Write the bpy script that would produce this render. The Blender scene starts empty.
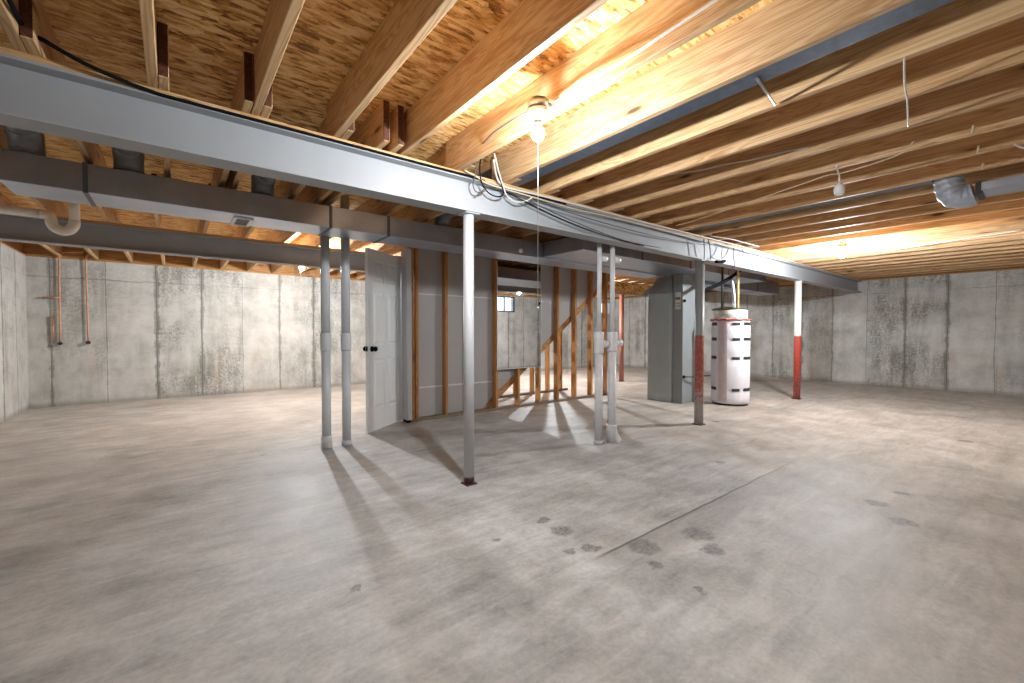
import bpy, bmesh, math, random
from mathutils import Vector, Matrix
random.seed(7)
C = bpy.context.scene.collection
sc = bpy.context.scene
PI = math.pi

# ---------------------------------------------------------------- node helpers
class NT:
    def __init__(s, name):
        s.m = bpy.data.materials.new(name); s.m.use_nodes = True
        s.t = s.m.node_tree; s.t.nodes.clear()
        s.out = s.n('OutputMaterial')
    def n(s, kind, **kw):
        nd = s.t.nodes.new('ShaderNode' + kind)
        for k, v in kw.items(): setattr(nd, k, v)
        return nd
    def put(s, sock, v):
        if v is None: return
        if hasattr(v, 'is_output') or isinstance(v, bpy.types.NodeSocket): s.t.links.new(v, sock)
        else:
            if sock.type == 'RGBA' and isinstance(v, (tuple, list)) and len(v) == 3: v = (*v, 1)
            sock.default_value = v
    def math(s, op, a, b=None, c=None, clamp=False):
        nd = s.n('Math', operation=op); nd.use_clamp = clamp
        for i, v in enumerate((a, b, c)): s.put(nd.inputs[i], v)
        return nd.outputs[0]
    def vmath(s, op, a, b=None):
        nd = s.n('VectorMath', operation=op); s.put(nd.inputs[0], a); s.put(nd.inputs[1], b)
        return nd.outputs['Value'] if op in ('DISTANCE', 'LENGTH', 'DOT_PRODUCT') else nd.outputs[0]
    def noise(s, vec, scale, detail=4, rough=.55, dist=0.0):
        nd = s.n('TexNoise'); s.put(nd.inputs['Vector'], vec)
        nd.inputs['Scale'].default_value = scale; nd.inputs['Detail'].default_value = detail
        nd.inputs['Roughness'].default_value = rough; nd.inputs['Distortion'].default_value = dist
        return nd.outputs['Fac']
    def voro(s, vec, scale, feature='F1', out='Distance', rnd=1.0):
        nd = s.n('TexVoronoi', feature=feature); s.put(nd.inputs['Vector'], vec)
        nd.inputs['Scale'].default_value = scale; nd.inputs['Randomness'].default_value = rnd
        return nd.outputs[out]
    def ramp(s, fac, stops, interp='LINEAR'):
        nd = s.n('ValToRGB'); cr = nd.color_ramp; cr.interpolation = interp
        while len(cr.elements) < len(stops): cr.elements.new(.5)
        for e, (p, c) in zip(cr.elements, stops):
            e.position = p; e.color = (*c, 1) if len(c) == 3 else c
        s.put(nd.inputs[0], fac); return nd.outputs[0]
    def step(s, v, lo, hi, a=0.0, b=1.0):
        nd = s.n('MapRange', interpolation_type='SMOOTHSTEP'); s.put(nd.inputs[0], v)
        for i, x in enumerate((lo, hi, a, b)): nd.inputs[i + 1].default_value = x
        return nd.outputs[0]
    def mix(s, fac, a, b, blend='MIX'):
        nd = s.n('Mix', data_type='RGBA', blend_type=blend)
        s.put(nd.inputs[0], fac); s.put(nd.inputs[6], a); s.put(nd.inputs[7], b)
        return nd.outputs[2]
    def scale(s, vec, v): return s.vmath('MULTIPLY', vec, v)
    def bump(s, h, strength=.3, dist=.01):
        nd = s.n('Bump'); s.put(nd.inputs['Height'], h)
        nd.inputs['Strength'].default_value = strength; nd.inputs['Distance'].default_value = dist
        return nd.outputs[0]
    def bsdf(s, col, rough=.5, metal=0.0, normal=None, spec=.5):
        b = s.n('BsdfPrincipled'); s.put(b.inputs['Base Color'], col); s.put(b.inputs['Roughness'], rough)
        s.put(b.inputs['Metallic'], metal); s.put(b.inputs['Specular IOR Level'], spec)
        if normal is not None: s.put(b.inputs['Normal'], normal)
        s.t.links.new(b.outputs[0], s.out.inputs[0]); return b
    def pos(s): return s.n('NewGeometry').outputs['Position']
    def obj(s): return s.n('TexCoord').outputs['Object']
    def rnd(s): return s.n('ObjectInfo').outputs['Random']
    def xyz(s, v):
        nd = s.n('SeparateXYZ'); s.put(nd.inputs[0], v); return nd.outputs
    def comb(s, x, y, z):
        nd = s.n('CombineXYZ'); s.put(nd.inputs[0], x); s.put(nd.inputs[1], y); s.put(nd.inputs[2], z)
        return nd.outputs[0]

def L(r, g, b):  # sRGB bytes -> linear
    f = lambda c: (c / 12.92 if c <= .04045 else ((c + .055) / 1.055) ** 2.4)
    return (f(r / 255), f(g / 255), f(b / 255))

M = {}
def plain(name, rgb, rough=.5, metal=0.0, var=.10, scale=9, bump=0.0, spec=.5):
    s = NT(name); p = s.obj()
    n = s.noise(p, scale, 5, .6)
    dark = tuple(c * (1 - var) for c in rgb); lite = tuple(min(1, c * (1 + var)) for c in rgb)
    col = s.ramp(n, [(.3, dark), (.7, lite)])
    nm = s.bump(s.noise(p, scale * 6, 3), bump, .003) if bump else None
    s.bsdf(col, rough, metal, nm, spec); M[name] = s.m; return s.m

def wood(name, axis, base, dark, lite, knots=True, rough=.62):
    s = NT(name); r = s.rnd()
    p = s.vmath('ADD', s.obj(), s.comb(s.math('MULTIPLY', r, 3.1), s.math('MULTIPLY', r, 17.3), s.math('MULTIPLY', r, 5.7)))
    k = {'x': (.55, 9, 9), 'y': (9, .55, 9), 'z': (9, 9, .55)}[axis]
    q = s.scale(p, k)
    w = s.noise(q, 1.4, 3, .5, 1.2)
    rings = s.math('FRACT', s.math('MULTIPLY', w, 9.0))
    ring = s.math('ABSOLUTE', s.math('SUBTRACT', s.math('MULTIPLY', rings, 2.0), 1.0))
    col = s.ramp(ring, [(0, lite), (.6, base), (1, dark)])
    fine = s.noise(s.scale(p, tuple(v * 9 for v in k)), 1.0, 2, .5)
    col = s.mix(s.math('MULTIPLY', fine, .35), col, tuple(c * .72 for c in base))
    tone = s.step(r, 0, 1, .82, 1.08)
    col = s.mix(1.0, col, s.comb(tone, tone, tone), 'MULTIPLY')
    if knots:
        kk = {'x': (1.5, 6, 6), 'y': (6, 1.5, 6), 'z': (6, 6, 1.5)}[axis]
        d = s.voro(s.scale(p, kk), 1.2)
        kn = s.step(d, .05, .13, 1, 0)
        halo = s.step(d, .1, .27, .6, 0)
        col = s.mix(halo, col, tuple(c * .7 for c in dark))
        col = s.mix(s.math('MULTIPLY', kn, .9), col, L(70, 40, 24))
    s.bsdf(col, rough, 0, s.bump(fine, .15, .002), .3); M[name] = s.m; return s.m

PINE_B, PINE_D, PINE_L = L(206, 166, 120), L(182, 138, 92), L(222, 186, 142)
wood('pine_along_y', 'y', PINE_B, PINE_D, PINE_L)
wood('pine_along_x', 'x', L(214, 172, 120), L(192, 146, 94), L(226, 190, 140))
wood('pine_along_z', 'z', L(190, 134, 78), L(164, 104, 54), L(208, 154, 96))
wood('end_grain', 'y', L(84, 48, 34), L(62, 34, 24), L(100, 60, 42), knots=False)
wood('rim_wood', 'x', L(178, 128, 72), L(144, 96, 50), L(198, 150, 92))
wood('stair_wood', 'x', L(176, 128, 80), L(146, 98, 56), L(194, 148, 98))

# OSB ------------------------------------------------------------------
def osb(name, gain=1.0):
    s = NT(name); p = s.pos()
    def layer(rot, sc, off):
        mp = s.n('Mapping'); s.put(mp.inputs[0], p)
        mp.inputs['Rotation'].default_value = (.0, .0, rot); mp.inputs['Scale'].default_value = sc
        mp.inputs['Location'].default_value = (off, off * 2, off * .7)
        warp = s.noise(p, 6, 2)
        v = s.vmath('ADD', mp.outputs[0], s.comb(s.math('MULTIPLY', warp, .8), s.math('MULTIPLY', warp, .8), 0.0))
        nd = s.n('TexVoronoi', feature='F1'); s.put(nd.inputs['Vector'], v); nd.inputs['Scale'].default_value = 1
        return s.xyz(nd.outputs['Color'])[0], nd.outputs['Distance']
    a, da = layer(.5, (15, 52, 30), 0); b, db = layer(-.35, (13, 46, 30), 5); c, dc = layer(.1, (16, 60, 30), 9)
    v = s.math('ADD', s.math('MULTIPLY', a, .45), s.math('ADD', s.math('MULTIPLY', b, .35), s.math('MULTIPLY', c, .25)))
    fine = s.noise(p, 120, 3)
    v = s.math('ADD', v, s.math('MULTIPLY', s.math('SUBTRACT', fine, .5), .35))
    g = lambda t: tuple(x * gain for x in L(*t))
    col = s.ramp(v, [(.18, g((120, 76, 36))), (.36, g((204, 150, 84))), (.55, g((232, 184, 112))), (.76, g((248, 218, 160)))])
    big = s.noise(p, 1.1, 3)
    col = s.mix(s.step(big, .35, .7, 0, .3), col, g((206, 152, 94)))
    s.bsdf(col, .7, 0, s.bump(v, .4, .004), .25); M[name] = s.m
osb('osb')

# concrete wall ----------------------------------------------------------
def concrete_wall(name, axis, off, dirt=1.0):
    s = NT(name); p = s.pos(); X = s.xyz(p)
    u = X[0] if axis == 'x' else X[1]; z = X[2]
    pos2 = s.comb(u, 0.0, z)
    wob = s.math('MULTIPLY', s.math('SUBTRACT', s.noise(pos2, 2.2, 3), .5), .05)
    t = s.math('DIVIDE', s.math('SUBTRACT', s.math('ADD', u, wob), off), .607)
    panel = s.math('FLOOR', t)
    d = s.math('ABSOLUTE', s.math('SUBTRACT', s.math('FRACT', s.math('ADD', t, .5)), .5))   # 0 at a seam
    wn = s.n('TexWhiteNoise', noise_dimensions='1D'); s.put(wn.inputs['W'], panel); pr = wn.outputs['Value']
    wn2 = s.n('TexWhiteNoise', noise_dimensions='1D'); s.put(wn2.inputs['W'], s.math('ROUND', t)); sr = wn2.outputs['Value']
    base = s.ramp(s.noise(pos2, 3.2, 8, .65), [(.3, L(164, 162, 156)), (.5, L(190, 188, 182)), (.72, L(206, 204, 199))])
    # streaks and blotches
    tall = s.noise(s.scale(pos2, (6.5, 1, 1.0)), 1.0, 6, .7)
    blot = s.noise(s.vmath('ADD', pos2, s.comb(pr, 0.0, 0.0)), 1.15, 3, .6)
    speck = s.noise(pos2, 26, 4, .75)
    amount = s.math('MULTIPLY', s.step(blot, .36, .62), s.step(pr, .3, .9, .3, 1.25))
    stain = s.math('MULTIPLY', amount, s.step(s.math('ADD', s.math('MULTIPLY', speck, .6), s.math('MULTIPLY', tall, .5)), .44, .68), clamp=True)
    col = s.mix(s.math('MULTIPLY', stain, .72 * dirt), base, L(88, 84, 76))
    film = s.math('MULTIPLY', s.step(tall, .42, .72), s.step(pr, .2, 1, .1, .55))
    col = s.mix(s.math('MULTIPLY', film, dirt), col, L(150, 145, 134))
    rust = s.math('MULTIPLY', s.step(s.noise(s.scale(pos2, (3, 1, 1)), .9, 4), .58, .75), .35)
    col = s.mix(rust, col, L(176, 150, 128))
    # seams: dark weeping line of uneven width
    wid = s.math('MULTIPLY', s.step(s.noise(s.scale(pos2, (1, 1, 2.6)), 1.6, 5, .7), .35, .75, .25, 1.0), s.step(sr, 0, 1, .03, .12))
    seam = s.math('SUBTRACT', 1.0, s.math('DIVIDE', d, wid), clamp=True)
    seam = s.math('MULTIPLY', s.math('POWER', seam, .6), s.step(sr, 0, 1, .55, 1.0))
    col = s.mix(s.math('MULTIPLY', seam, .85), col, L(92, 86, 76))
    pale = s.math('MULTIPLY', s.step(s.math('ABSOLUTE', s.math('SUBTRACT', d, .02)), 0, .006, 1, 0), .35)
    col = s.mix(pale, col, L(222, 220, 214))
    # pour line near the top and darker brownish foot
    zl = s.math('ABSOLUTE', s.math('SUBTRACT', s.math('ADD', z, s.math('MULTIPLY', s.noise(pos2, 5, 3), .05)), 1.955))
    line = s.math('MULTIPLY', s.step(zl, .004, .016, 1, 0), s.step(blot, .4, .62, .04, .6))
    col = s.mix(line, col, L(110, 104, 95))
    foot = s.math('MULTIPLY', s.step(s.math('ADD', z, s.math('MULTIPLY', speck, .06)), .05, .12, 1, 0), .5)
    col = s.mix(foot, col, L(132, 122, 108))
    pit = s.step(s.voro(pos2, 34), .03, .12, 1, 0)
    col = s.mix(s.math('MULTIPLY', pit, s.step(blot, .4, .6, .1, .5)), col, L(96, 92, 84))
    h = s.math('ADD', s.math('MULTIPLY', speck, .4), s.math('MULTIPLY', seam, -1.0))
    s.bsdf(col, .85, 0, s.bump(h, .5, .008), .2); M[name] = s.m
concrete_wall('concrete_back', 'x', -1.43)
concrete_wall('concrete_far', 'y', .046, 1.05)
concrete_wall('concrete_left', 'y', .2, .55)
concrete_wall('concrete_near', 'x', .1, .8)

# concrete floor -----------------------------------------------------------
def floor_mat():
    s = NT('concrete_floor'); p = s.pos(); X = s.xyz(p)
    p2 = s.comb(X[0], X[1], 0.0)
    big = s.noise(p2, .55, 5, .6); mid = s.noise(p2, 2.3, 7, .68); fine = s.noise(p2, 42, 4, .7)
    trow = s.noise(s.scale(p2, (1.2, 6, 1)), 1.6, 5, .65, .8)      # trowel sweeps
    v = s.math('ADD', s.math('MULTIPLY', mid, .55), s.math('ADD', s.math('MULTIPLY', trow, .3), s.math('MULTIPLY', fine, .2)))
    col = s.ramp(v, [(.38, L(138, 136, 133)), (.52, L(176, 175, 173)), (.66, L(208, 207, 206))])
    # dusty tan soil over the slab, worn off to bare grey in the middle
    dist = s.vmath('DISTANCE', s.scale(p2, (1, 1, 0)), (1.9, 2.5, 0))
    soil = s.math('ADD', s.step(dist, 1.2, 3.1), s.math('MULTIPLY', s.math('SUBTRACT', big, .5), 1.5), clamp=True)
    col = s.mix(s.math('MULTIPLY', soil, .42), col, s.ramp(v, [(.34, L(146, 126, 106)), (.55, L(176, 157, 136)), (.75, L(196, 178, 158))]))
    grime = s.step(s.noise(p2, 1.3, 6, .7, .6), .52, .75, 0, .42)
    col = s.mix(grime, col, L(122, 116, 108))
    white = s.step(s.noise(s.scale(p2, (2, 5, 1)), 1.1, 6, .7), .66, .8, 0, .5)
    col = s.mix(white, col, L(214, 212, 208))
    # oil and damp spots with shapes of their own
    spots = [(3.337, .53, .085), (3.57, .70, .075), (3.926, .64, .05), (6.33, .54, .09), (1.69, 1.686, .07), (1.668, 1.463, .06),
             (2.14, 1.063, .08), (1.79, 1.16, .05), (1.766, .927, .035), (1.70, 1.856, .05), (1.343, 1.828, .03),
             (.604, 1.864, .03), (1.56, 1.50, .035), (3.66, 1.755, .05), (1.9, 1.3, .1), (2.25, 1.2, .1), (4.42, 4.7, .09), (5.3, 2.6, .06)]
    wobx = s.math('MULTIPLY', s.math('SUBTRACT', s.noise(p2, 11, 5, .7), .5), .14)
    wv = s.vmath('ADD', p2, s.comb(wobx, s.math('MULTIPLY', s.math('SUBTRACT', s.noise(s.vmath('ADD', p2, (7, 3, 0)), 11, 5, .7), .5), .14), 0.0))
    acc = None
    for x, y, r in spots:
        d = s.vmath('DISTANCE', wv, (x, y, 0))
        m = s.step(d, r * .55, r * 1.0, 1, 0)
        acc = m if acc is None else s.math('MAXIMUM', acc, m)
    col = s.mix(s.math('MULTIPLY', acc, s.step(fine, .35, .65, .3, .8)), col, L(98, 95, 92))
    # saw cut / cold joint with grime along it
    yy = s.math('ADD', X[1], s.math('MULTIPLY', s.math('SUBTRACT', s.noise(p2, 3, 3), .5), .03))
    dl = s.math('ABSOLUTE', s.math('SUBTRACT', yy, 1.375))
    along = s.math('MULTIPLY', s.step(X[0], 1.55, 1.75), s.step(X[0], 2.6, 4.6, 1, 0))
    col = s.mix(s.math('MULTIPLY', s.step(dl, .003, .012, .8, 0), along), col, L(86, 82, 76))
    side = s.math('MULTIPLY', s.math('MULTIPLY', s.step(s.math('SUBTRACT', 1.385, yy), 0, .006), s.step(s.math('SUBTRACT', 1.385, yy), .04, .28, 1, 0)), along)
    col = s.mix(s.math('MULTIPLY', side, s.step(mid, .4, .6, .1, .55)), col, L(112, 108, 102))
    sp2 = s.step(s.voro(s.vmath('ADD', p2, s.comb(wobx, wobx, 0.0)), 2.1), .03, .07, .5, 0)
    col = s.mix(s.math('MULTIPLY', sp2, s.step(grime, .02, .2)), col, L(100, 97, 92))
    rough = s.step(mid, .3, .7, .5, .68)
    s.bsdf(col, rough, 0, s.bump(v, .12, .006), .35); M['concrete_floor'] = s.m
floor_mat()

# painted steel, galvanised steel ------------------------------------------
plain('beam_paint', L(160, 162, 165), .6, 0, .05, 3, .05)
plain('column_white', L(214, 214, 210), .45, 0, .05, 5)
def galv(name, rgb, rough, metal=1.0, span=.12):
    s = NT(name); p = s.obj()
    v = s.xyz(s.n('TexVoronoi').outputs['Color'])[0]
    nd = v.node.inputs[0].links[0].from_node; s.put(nd.inputs['Vector'], p); nd.inputs['Scale'].default_value = 34
    n = s.noise(p, 4, 4)
    f = s.math('ADD', s.math('MULTIPLY', v, span), s.math('MULTIPLY', n, 1 - span))
    col = s.ramp(f, [(.25, tuple(c * .78 for c in rgb)), (.75, tuple(min(1, c * 1.12) for c in rgb))])
    s.bsdf(col, s.step(f, .2, .8, rough - .02, rough + .05), metal, s.bump(n, .03, .01)); M[name] = s.m
galv('galvanised', L(182, 190, 204), .33, .92, .06)
galv('galvanised_bay', L(112, 116, 121), .62, .1)
galv('galvanised_dull', L(168, 172, 178), .42, .15)
galv('galvanised_blue', L(92, 104, 120), .38, .7, .45)
galv('galvanised_bright', L(190, 192, 196), .3)
plain('furnace_grey', L(160, 168, 170), .5, .0, .05, 4)
plain('furnace_dark', L(140, 144, 145), .45, .1, .06, 4)
plain('cleat_grey', L(98, 100, 103), .45, .3, .05)
plain('plate_grey', L(128, 110, 92), .75, 0, .2, 8)
plain('pvc_white', L(212, 212, 214), .35, 0, .03, 6)
plain('pvc_cream', L(240, 231, 215), .35, 0, .03, 6)
plain('pvc_grey', L(196, 198, 202), .38, 0, .05, 9)
plain('copper', L(190, 140, 104), .45, .5, .25, 10)
plain('black_plastic', L(18, 18, 20), .85, 0, .1, spec=.1)
plain('cable_white', L(214, 208, 198), .5, 0, .04)
plain('cable_beige', L(206, 184, 152), .5, 0, .06)
plain('cable_grey', L(84, 84, 86), .5, 0, .1)
plain('cord_white', L(230, 228, 222), .6)
plain('porcelain', L(236, 234, 230), .25)
plain('door_white', L(226, 226, 226), .4, 0, .02, 3)
plain('jamb_white', L(206, 208, 212), .5, 0, .03, 3)
plain('drywall_grey', L(170, 165, 163), .85, 0, .05, 1.5)
plain('joint_tape', L(206, 204, 200), .8)
plain('blanket', L(226, 222, 228), .55, 0, .05, 6, .25)
plain('blanket_seam', L(212, 198, 204), .55, 0, .08, 14)
plain('tank_enamel', L(220, 218, 210), .35)
plain('tape_silver', L(70, 70, 74), .35, .5, .4, 16)
plain('tape_red', L(170, 84, 66), .5, 0, .25, 20)
plain('label_paper', L(214, 210, 196), .7)
plain('label_ink', L(110, 104, 84), .7)
plain('cpvc', L(214, 186, 130), .45)
plain('nickel', L(170, 168, 164), .3, .9)
plain('dark_iron', L(58, 54, 50), .5, .3, .2)
plain('rust', L(92, 44, 38), .75, 0, .3, 30)
plain('foil', L(176, 184, 196), .45, .2, .2, 22, .6)
plain('window_black', L(34, 36, 40), .5)
plain('vinyl_white', L(220, 222, 224), .4)
def two_tone(name, top, low, z0, wear):
    s = NT(name); p = s.pos(); X = s.xyz(p)
    n = s.noise(p, 16, 5, .75)
    f = s.step(s.math('ADD', X[2], s.math('MULTIPLY', s.math('SUBTRACT', n, .5), .04)), z0 - .01, z0 + .01)
    lo = s.mix(s.math('MULTIPLY', s.step(s.math('ADD', s.noise(p, 30, 4, .8), s.step(X[2], .1, .6, .2 * wear, 0)), .5, .62), s.step(X[2], 0, .9, wear, wear * .3)), low, L(168, 164, 160))
    col = s.mix(f, lo, top)
    s.bsdf(col, .5); M[name] = s.m
two_tone('post_grey_red', L(150, 152, 152), L(158, 72, 56), 1.075, 1.0)
two_tone('post_white_red', L(206, 204, 198), L(172, 60, 45), 1.05, .35)
two_tone('post_white_rust', L(186, 187, 190), L(92, 48, 44), .055, .3)
two_tone('post_rust', L(164, 100, 76), L(146, 86, 64), 1.1, .1)
def mirror():
    s = NT('mirror_glass'); s.bsdf((.78, .79, .80), .015, 1.0); M['mirror_glass'] = s.m
    for nm, st in BULBS.items():
        s = NT(nm); e = s.n('Emission'); e.inputs[0].default_value = (.875, .945, 1.0, 1); e.inputs[1].default_value = st
        s.t.links.new(e.outputs[0], s.out.inputs[0]); M[nm] = s.m
    s = NT('window_pane'); a = s.n('BsdfTransparent'); g = s.n('BsdfGlossy'); g.inputs['Roughness'].default_value = .02
    mx = s.n('MixShader'); mx.inputs[0].default_value = .06
    s.t.links.new(a.outputs[0], mx.inputs[1]); s.t.links.new(g.outputs[0], mx.inputs[2]); s.t.links.new(mx.outputs[0], s.out.inputs[0]); M['window_pane'] = s.m
BULBS = {'glow_near': 1500.0, 'glow_right': 3400.0, 'glow_back': 3700.0, 'glow_stairs': 5400.0}
mirror()

# ---------------------------------------------------------------- mesh helpers
class MB:
    def __init__(s): s.v = []; s.f = []; s.mi = []; s.sm = []
    def add(s, vs, fs, m=0, smooth=False):
        o = len(s.v); s.v += [tuple(v) for v in vs]
        for f in fs: s.f.append([i + o for i in f]); s.mi.append(m); s.sm.append(smooth)
        return s
    def box(s, x0, x1, y0, y1, z0, z1, m=0):
        vs = [(x, y, z) for x in (x0, x1) for y in (y0, y1) for z in (z0, z1)]
        return s.add(vs, [(0, 1, 3, 2), (4, 6, 7, 5), (0, 4, 5, 1), (2, 3, 7, 6), (0, 2, 6, 4), (1, 5, 7, 3)], m)
    def prism(s, poly, axis, a, b, m=0):
        n = len(poly)
        P = lambda q, t: {'x': (t, q[0], q[1]), 'y': (q[0], t, q[1]), 'z': (q[0], q[1], t)}[axis]
        vs = [P(q, a) for q in poly] + [P(q, b) for q in poly]
        fs = [tuple(range(n)), tuple(range(2 * n - 1, n - 1, -1))] + [(i, i + n, (i + 1) % n + n, (i + 1) % n) for i in range(n)]
        return s.add(vs, fs, m)
    def ring(s, c, d, r, n, up=None):
        d = Vector(d).normalized(); up = up or (Vector((0, 0, 1)) if abs(d.z) < .95 else Vector((1, 0, 0)))
        a = d.cross(up).normalized(); b = a.cross(d)
        return [Vector(c) + (a * math.cos(2 * PI * i / n) + b * math.sin(2 * PI * i / n)) * r for i in range(n)]
    def tube(s, pts, r, n=8, m=0, caps=True, radii=None):
        pts = [Vector(p) for p in pts]; vs = []; K = len(pts)
        d0 = (pts[1] - pts[0]).normalized()
        up = Vector((0, 0, 1)) if abs(d0.z) < .9 else Vector((1, 0, 0))
        a = d0.cross(up).normalized()
        for i, p in enumerate(pts):
            d = (pts[min(i + 1, K - 1)] - pts[max(i - 1, 0)]).normalized()
            a = (a - d * a.dot(d)).normalized(); b = d.cross(a)
            rr = radii[i] if radii else r
            vs += [p + (a * math.cos(2 * PI * j / n) + b * math.sin(2 * PI * j / n)) * rr for j in range(n)]
        fs = [(i * n + j, i * n + (j + 1) % n, (i + 1) * n + (j + 1) % n, (i + 1) * n + j) for i in range(K - 1) for j in range(n)]
        s.add(vs, fs, m, True)
        if caps:
            o = len(s.v) - K * n
            s.f.append([o + j for j in range(n - 1, -1, -1)]); s.mi.append(m); s.sm.append(False)
            s.f.append([o + (K - 1) * n + j for j in range(n)]); s.mi.append(m); s.sm.append(False)
        return s
    def lathe(s, c, prof, n=24, m=0, closed=True):
        K = len(prof); vs = []
        for r, z in prof:
            vs += [(c[0] + r * math.cos(2 * PI * j / n), c[1] + r * math.sin(2 * PI * j / n), c[2] + z) for j in range(n)]
        fs = [(i * n + j, i * n + (j + 1) % n, (i + 1) * n + (j + 1) % n, (i + 1) * n + j) for i in range(K - 1) for j in range(n)]
        s.add(vs, fs, m, True)
        if closed:
            o = len(s.v) - K * n
            s.f.append([o + j for j in range(n - 1, -1, -1)]); s.mi.append(m); s.sm.append(False)
            s.f.append([o + (K - 1) * n + j for j in range(n)]); s.mi.append(m); s.sm.append(False)
        return s
    def build(s, name, mats, parent=None, loc=None, local=False, bevel=0.0, auto=True):
        if isinstance(mats, str): mats = [mats]
        org = Vector((0, 0, 0))
        if parent is None:
            if loc is None:
                xs = [v[0] for v in s.v]; ys = [v[1] for v in s.v]; zs = [v[2] for v in s.v]
                loc = ((min(xs) + max(xs)) / 2, (min(ys) + max(ys)) / 2, min(zs))
            org = Vector(loc)
        elif not local:
            q = parent
            while q is not None: org = org + q.location; q = q.parent
        me = bpy.data.meshes.new(name)
        me.from_pydata([Vector(v) - org for v in s.v], [], s.f)
        bm = bmesh.new(); bm.from_mesh(me); bmesh.ops.recalc_face_normals(bm, faces=bm.faces[:]); bm.to_mesh(me); bm.free()
        for p, mi, sm in zip(me.polygons, s.mi, s.sm): p.material_index = mi; p.use_smooth = sm
        for m in mats: me.materials.append(M[m])
        o = bpy.data.objects.new(name, me); C.objects.link(o)
        if parent is None: o.location = org
        else: o.parent = parent
        if bevel:
            b = o.modifiers.new('Bevel', 'BEVEL'); b.width = bevel; b.segments = 2; b.limit_method = 'ANGLE'
        return o

def tag(o, label, cat, group=None):
    o['label'] = label; o['category'] = cat
    if group: o['group'] = group
    return o
def struct(o): o['kind'] = 'structure'; return o
def thing(name, label, cat, loc, group=None):
    o = bpy.data.objects.new(name, None); C.objects.link(o); o.location = loc; o.empty_display_size = .1
    return tag(o, label, cat, group)
def smooth(pts, k=6):
    P = [Vector(p) for p in pts]; P = [P[0] * 2 - P[1]] + P + [P[-1] * 2 - P[-2]]; out = []
    for i in range(1, len(P) - 2):
        a, b, c, d = P[i - 1:i + 3]
        for j in range(k):
            t = j / k
            out.append(.5 * ((2 * b) + (c - a) * t + (2 * a - 5 * b + 4 * c - d) * t * t + (3 * b - a - 3 * c + d) * t ** 3))
    out.append(P[-2]); return out
ORD = ['', 'first', 'second', 'third', 'fourth', 'fifth', 'sixth', 'seventh', 'eighth', 'ninth', 'tenth', 'eleventh', 'twelfth', 'thirteenth',
       'fourteenth', 'fifteenth', 'sixteenth', 'seventeenth', 'eighteenth', 'nineteenth', 'twentieth', 'twenty-first', 'twenty-second', 'twenty-third',
       'twenty-fourth', 'twenty-fifth', 'twenty-sixth', 'twenty-seventh', 'twenty-eighth', 'twenty-ninth', 'thirtieth', 'thirty-first', 'thirty-second', 'thirty-third', 'thirty-fourth', 'thirty-fifth', 'thirty-sixth']

# ---------------------------------------------------------------- room shell
XL, XR, YN, YB = -1.664, 11.60, -.50, 9.234
ZW, ZJ, ZT = 2.215, 2.235, 2.470
struct(MB().box(XL - .2, XR + .2, YN - .2, YB + .2, -.15, 0).build('floor', 'concrete_floor', loc=(0, 0, 0)))
struct(MB().box(XL - .2, XR + .2, YN - .2, YB + .2, ZT, ZT + .02).build('ceiling', 'osb', loc=(0, 0, ZT)))
struct(MB().box(XL - .2, XL, YN, YB, 0, ZW).build('wall_left', 'concrete_left', loc=(XL, 0, 0)))
struct(MB().box(XR, XR + .2, YN, YB, 0, ZW).build('wall_right', 'concrete_far', loc=(XR, 0, 0)))
WB = (10.98, 11.46, 1.74, 2.10)   # window in the back wall
WN = (7.46, 8.24, 1.73, 2.20)     # window in the wall beside the camera
def wall_with_hole(name, y0, y1, w, mat):
    b = MB(); x0, x1, z0, z1 = w
    b.box(XL - .2, x0, y0, y1, 0, ZW); b.box(x1, XR + .2, y0, y1, 0, ZW); b.box(x0, x1, y0, y1, 0, z0)
    if z1 < ZW - .002: b.box(x0, x1, y0, y1, z1, ZW)
    return struct(b.build(name, mat, loc=(0, y0, 0)))
wall_with_hole('wall_back', YB, YB + .2, WB, 'concrete_back')
wall_with_hole('wall_front', YN - .2, YN, WN, 'concrete_near')
def window(i, w, yo, fm):
    x0, x1, z0, z1 = w; t = .035
    b = MB()
    b.box(x0, x1, yo, yo + .05, z0, z0 + t).box(x0, x1, yo, yo + .05, z1 - t, z1).box(x0, x0 + t, yo, yo + .05, z0 + t, z1 - t).box(x1 - t, x1, yo, yo + .05, z0 + t, z1 - t)
    xm = (x0 + x1) / 2; b.box(xm - .015, xm + .015, yo + .005, yo + .045, z0 + t, z1 - t)
    f = struct(b.build('window_%d' % i, fm))
    MB().box(x0 + t, x1 - t, yo + .02, yo + .026, z0 + t, z1 - t).build('pane', 'window_pane', f)
window(1, WN, YN - .052, 'window_black')
window(2, WB, YB + .07, 'vinyl_white')
# wood on top of the foundation wall: sill and rim boards
struct(MB().box(XL - .14, XL, YN, YB, ZW, ZJ).build('trim_1', 'rim_wood'))
struct(MB().box(XL - .14, XR + .14, YB, YB + .14, ZW, ZJ).build('trim_2', 'rim_wood'))
struct(MB().box(XR, XR + .14, YN, YB, ZW, ZJ).build('trim_3', 'rim_wood'))
struct(MB().box(XL - .14, XR + .14, YN - .14, YN, ZW, ZJ).build('trim_4', 'rim_wood'))
struct(MB().box(XL - .06, XL - .02, YN, YB, ZJ, ZT).build('trim_5', 'rim_wood'))
struct(MB().box(XL - .06, XR + .06, YB - .0, YB + .04, ZJ, ZT).build('trim_6', 'rim_wood'))
struct(MB().box(XR + .02, XR + .06, YN, YB, ZJ, ZT).build('trim_7', 'rim_wood'))
struct(MB().box(XL - .06, XR + .06, YN - .04, YN, ZJ, ZT).build('trim_8', 'rim_wood'))

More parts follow.
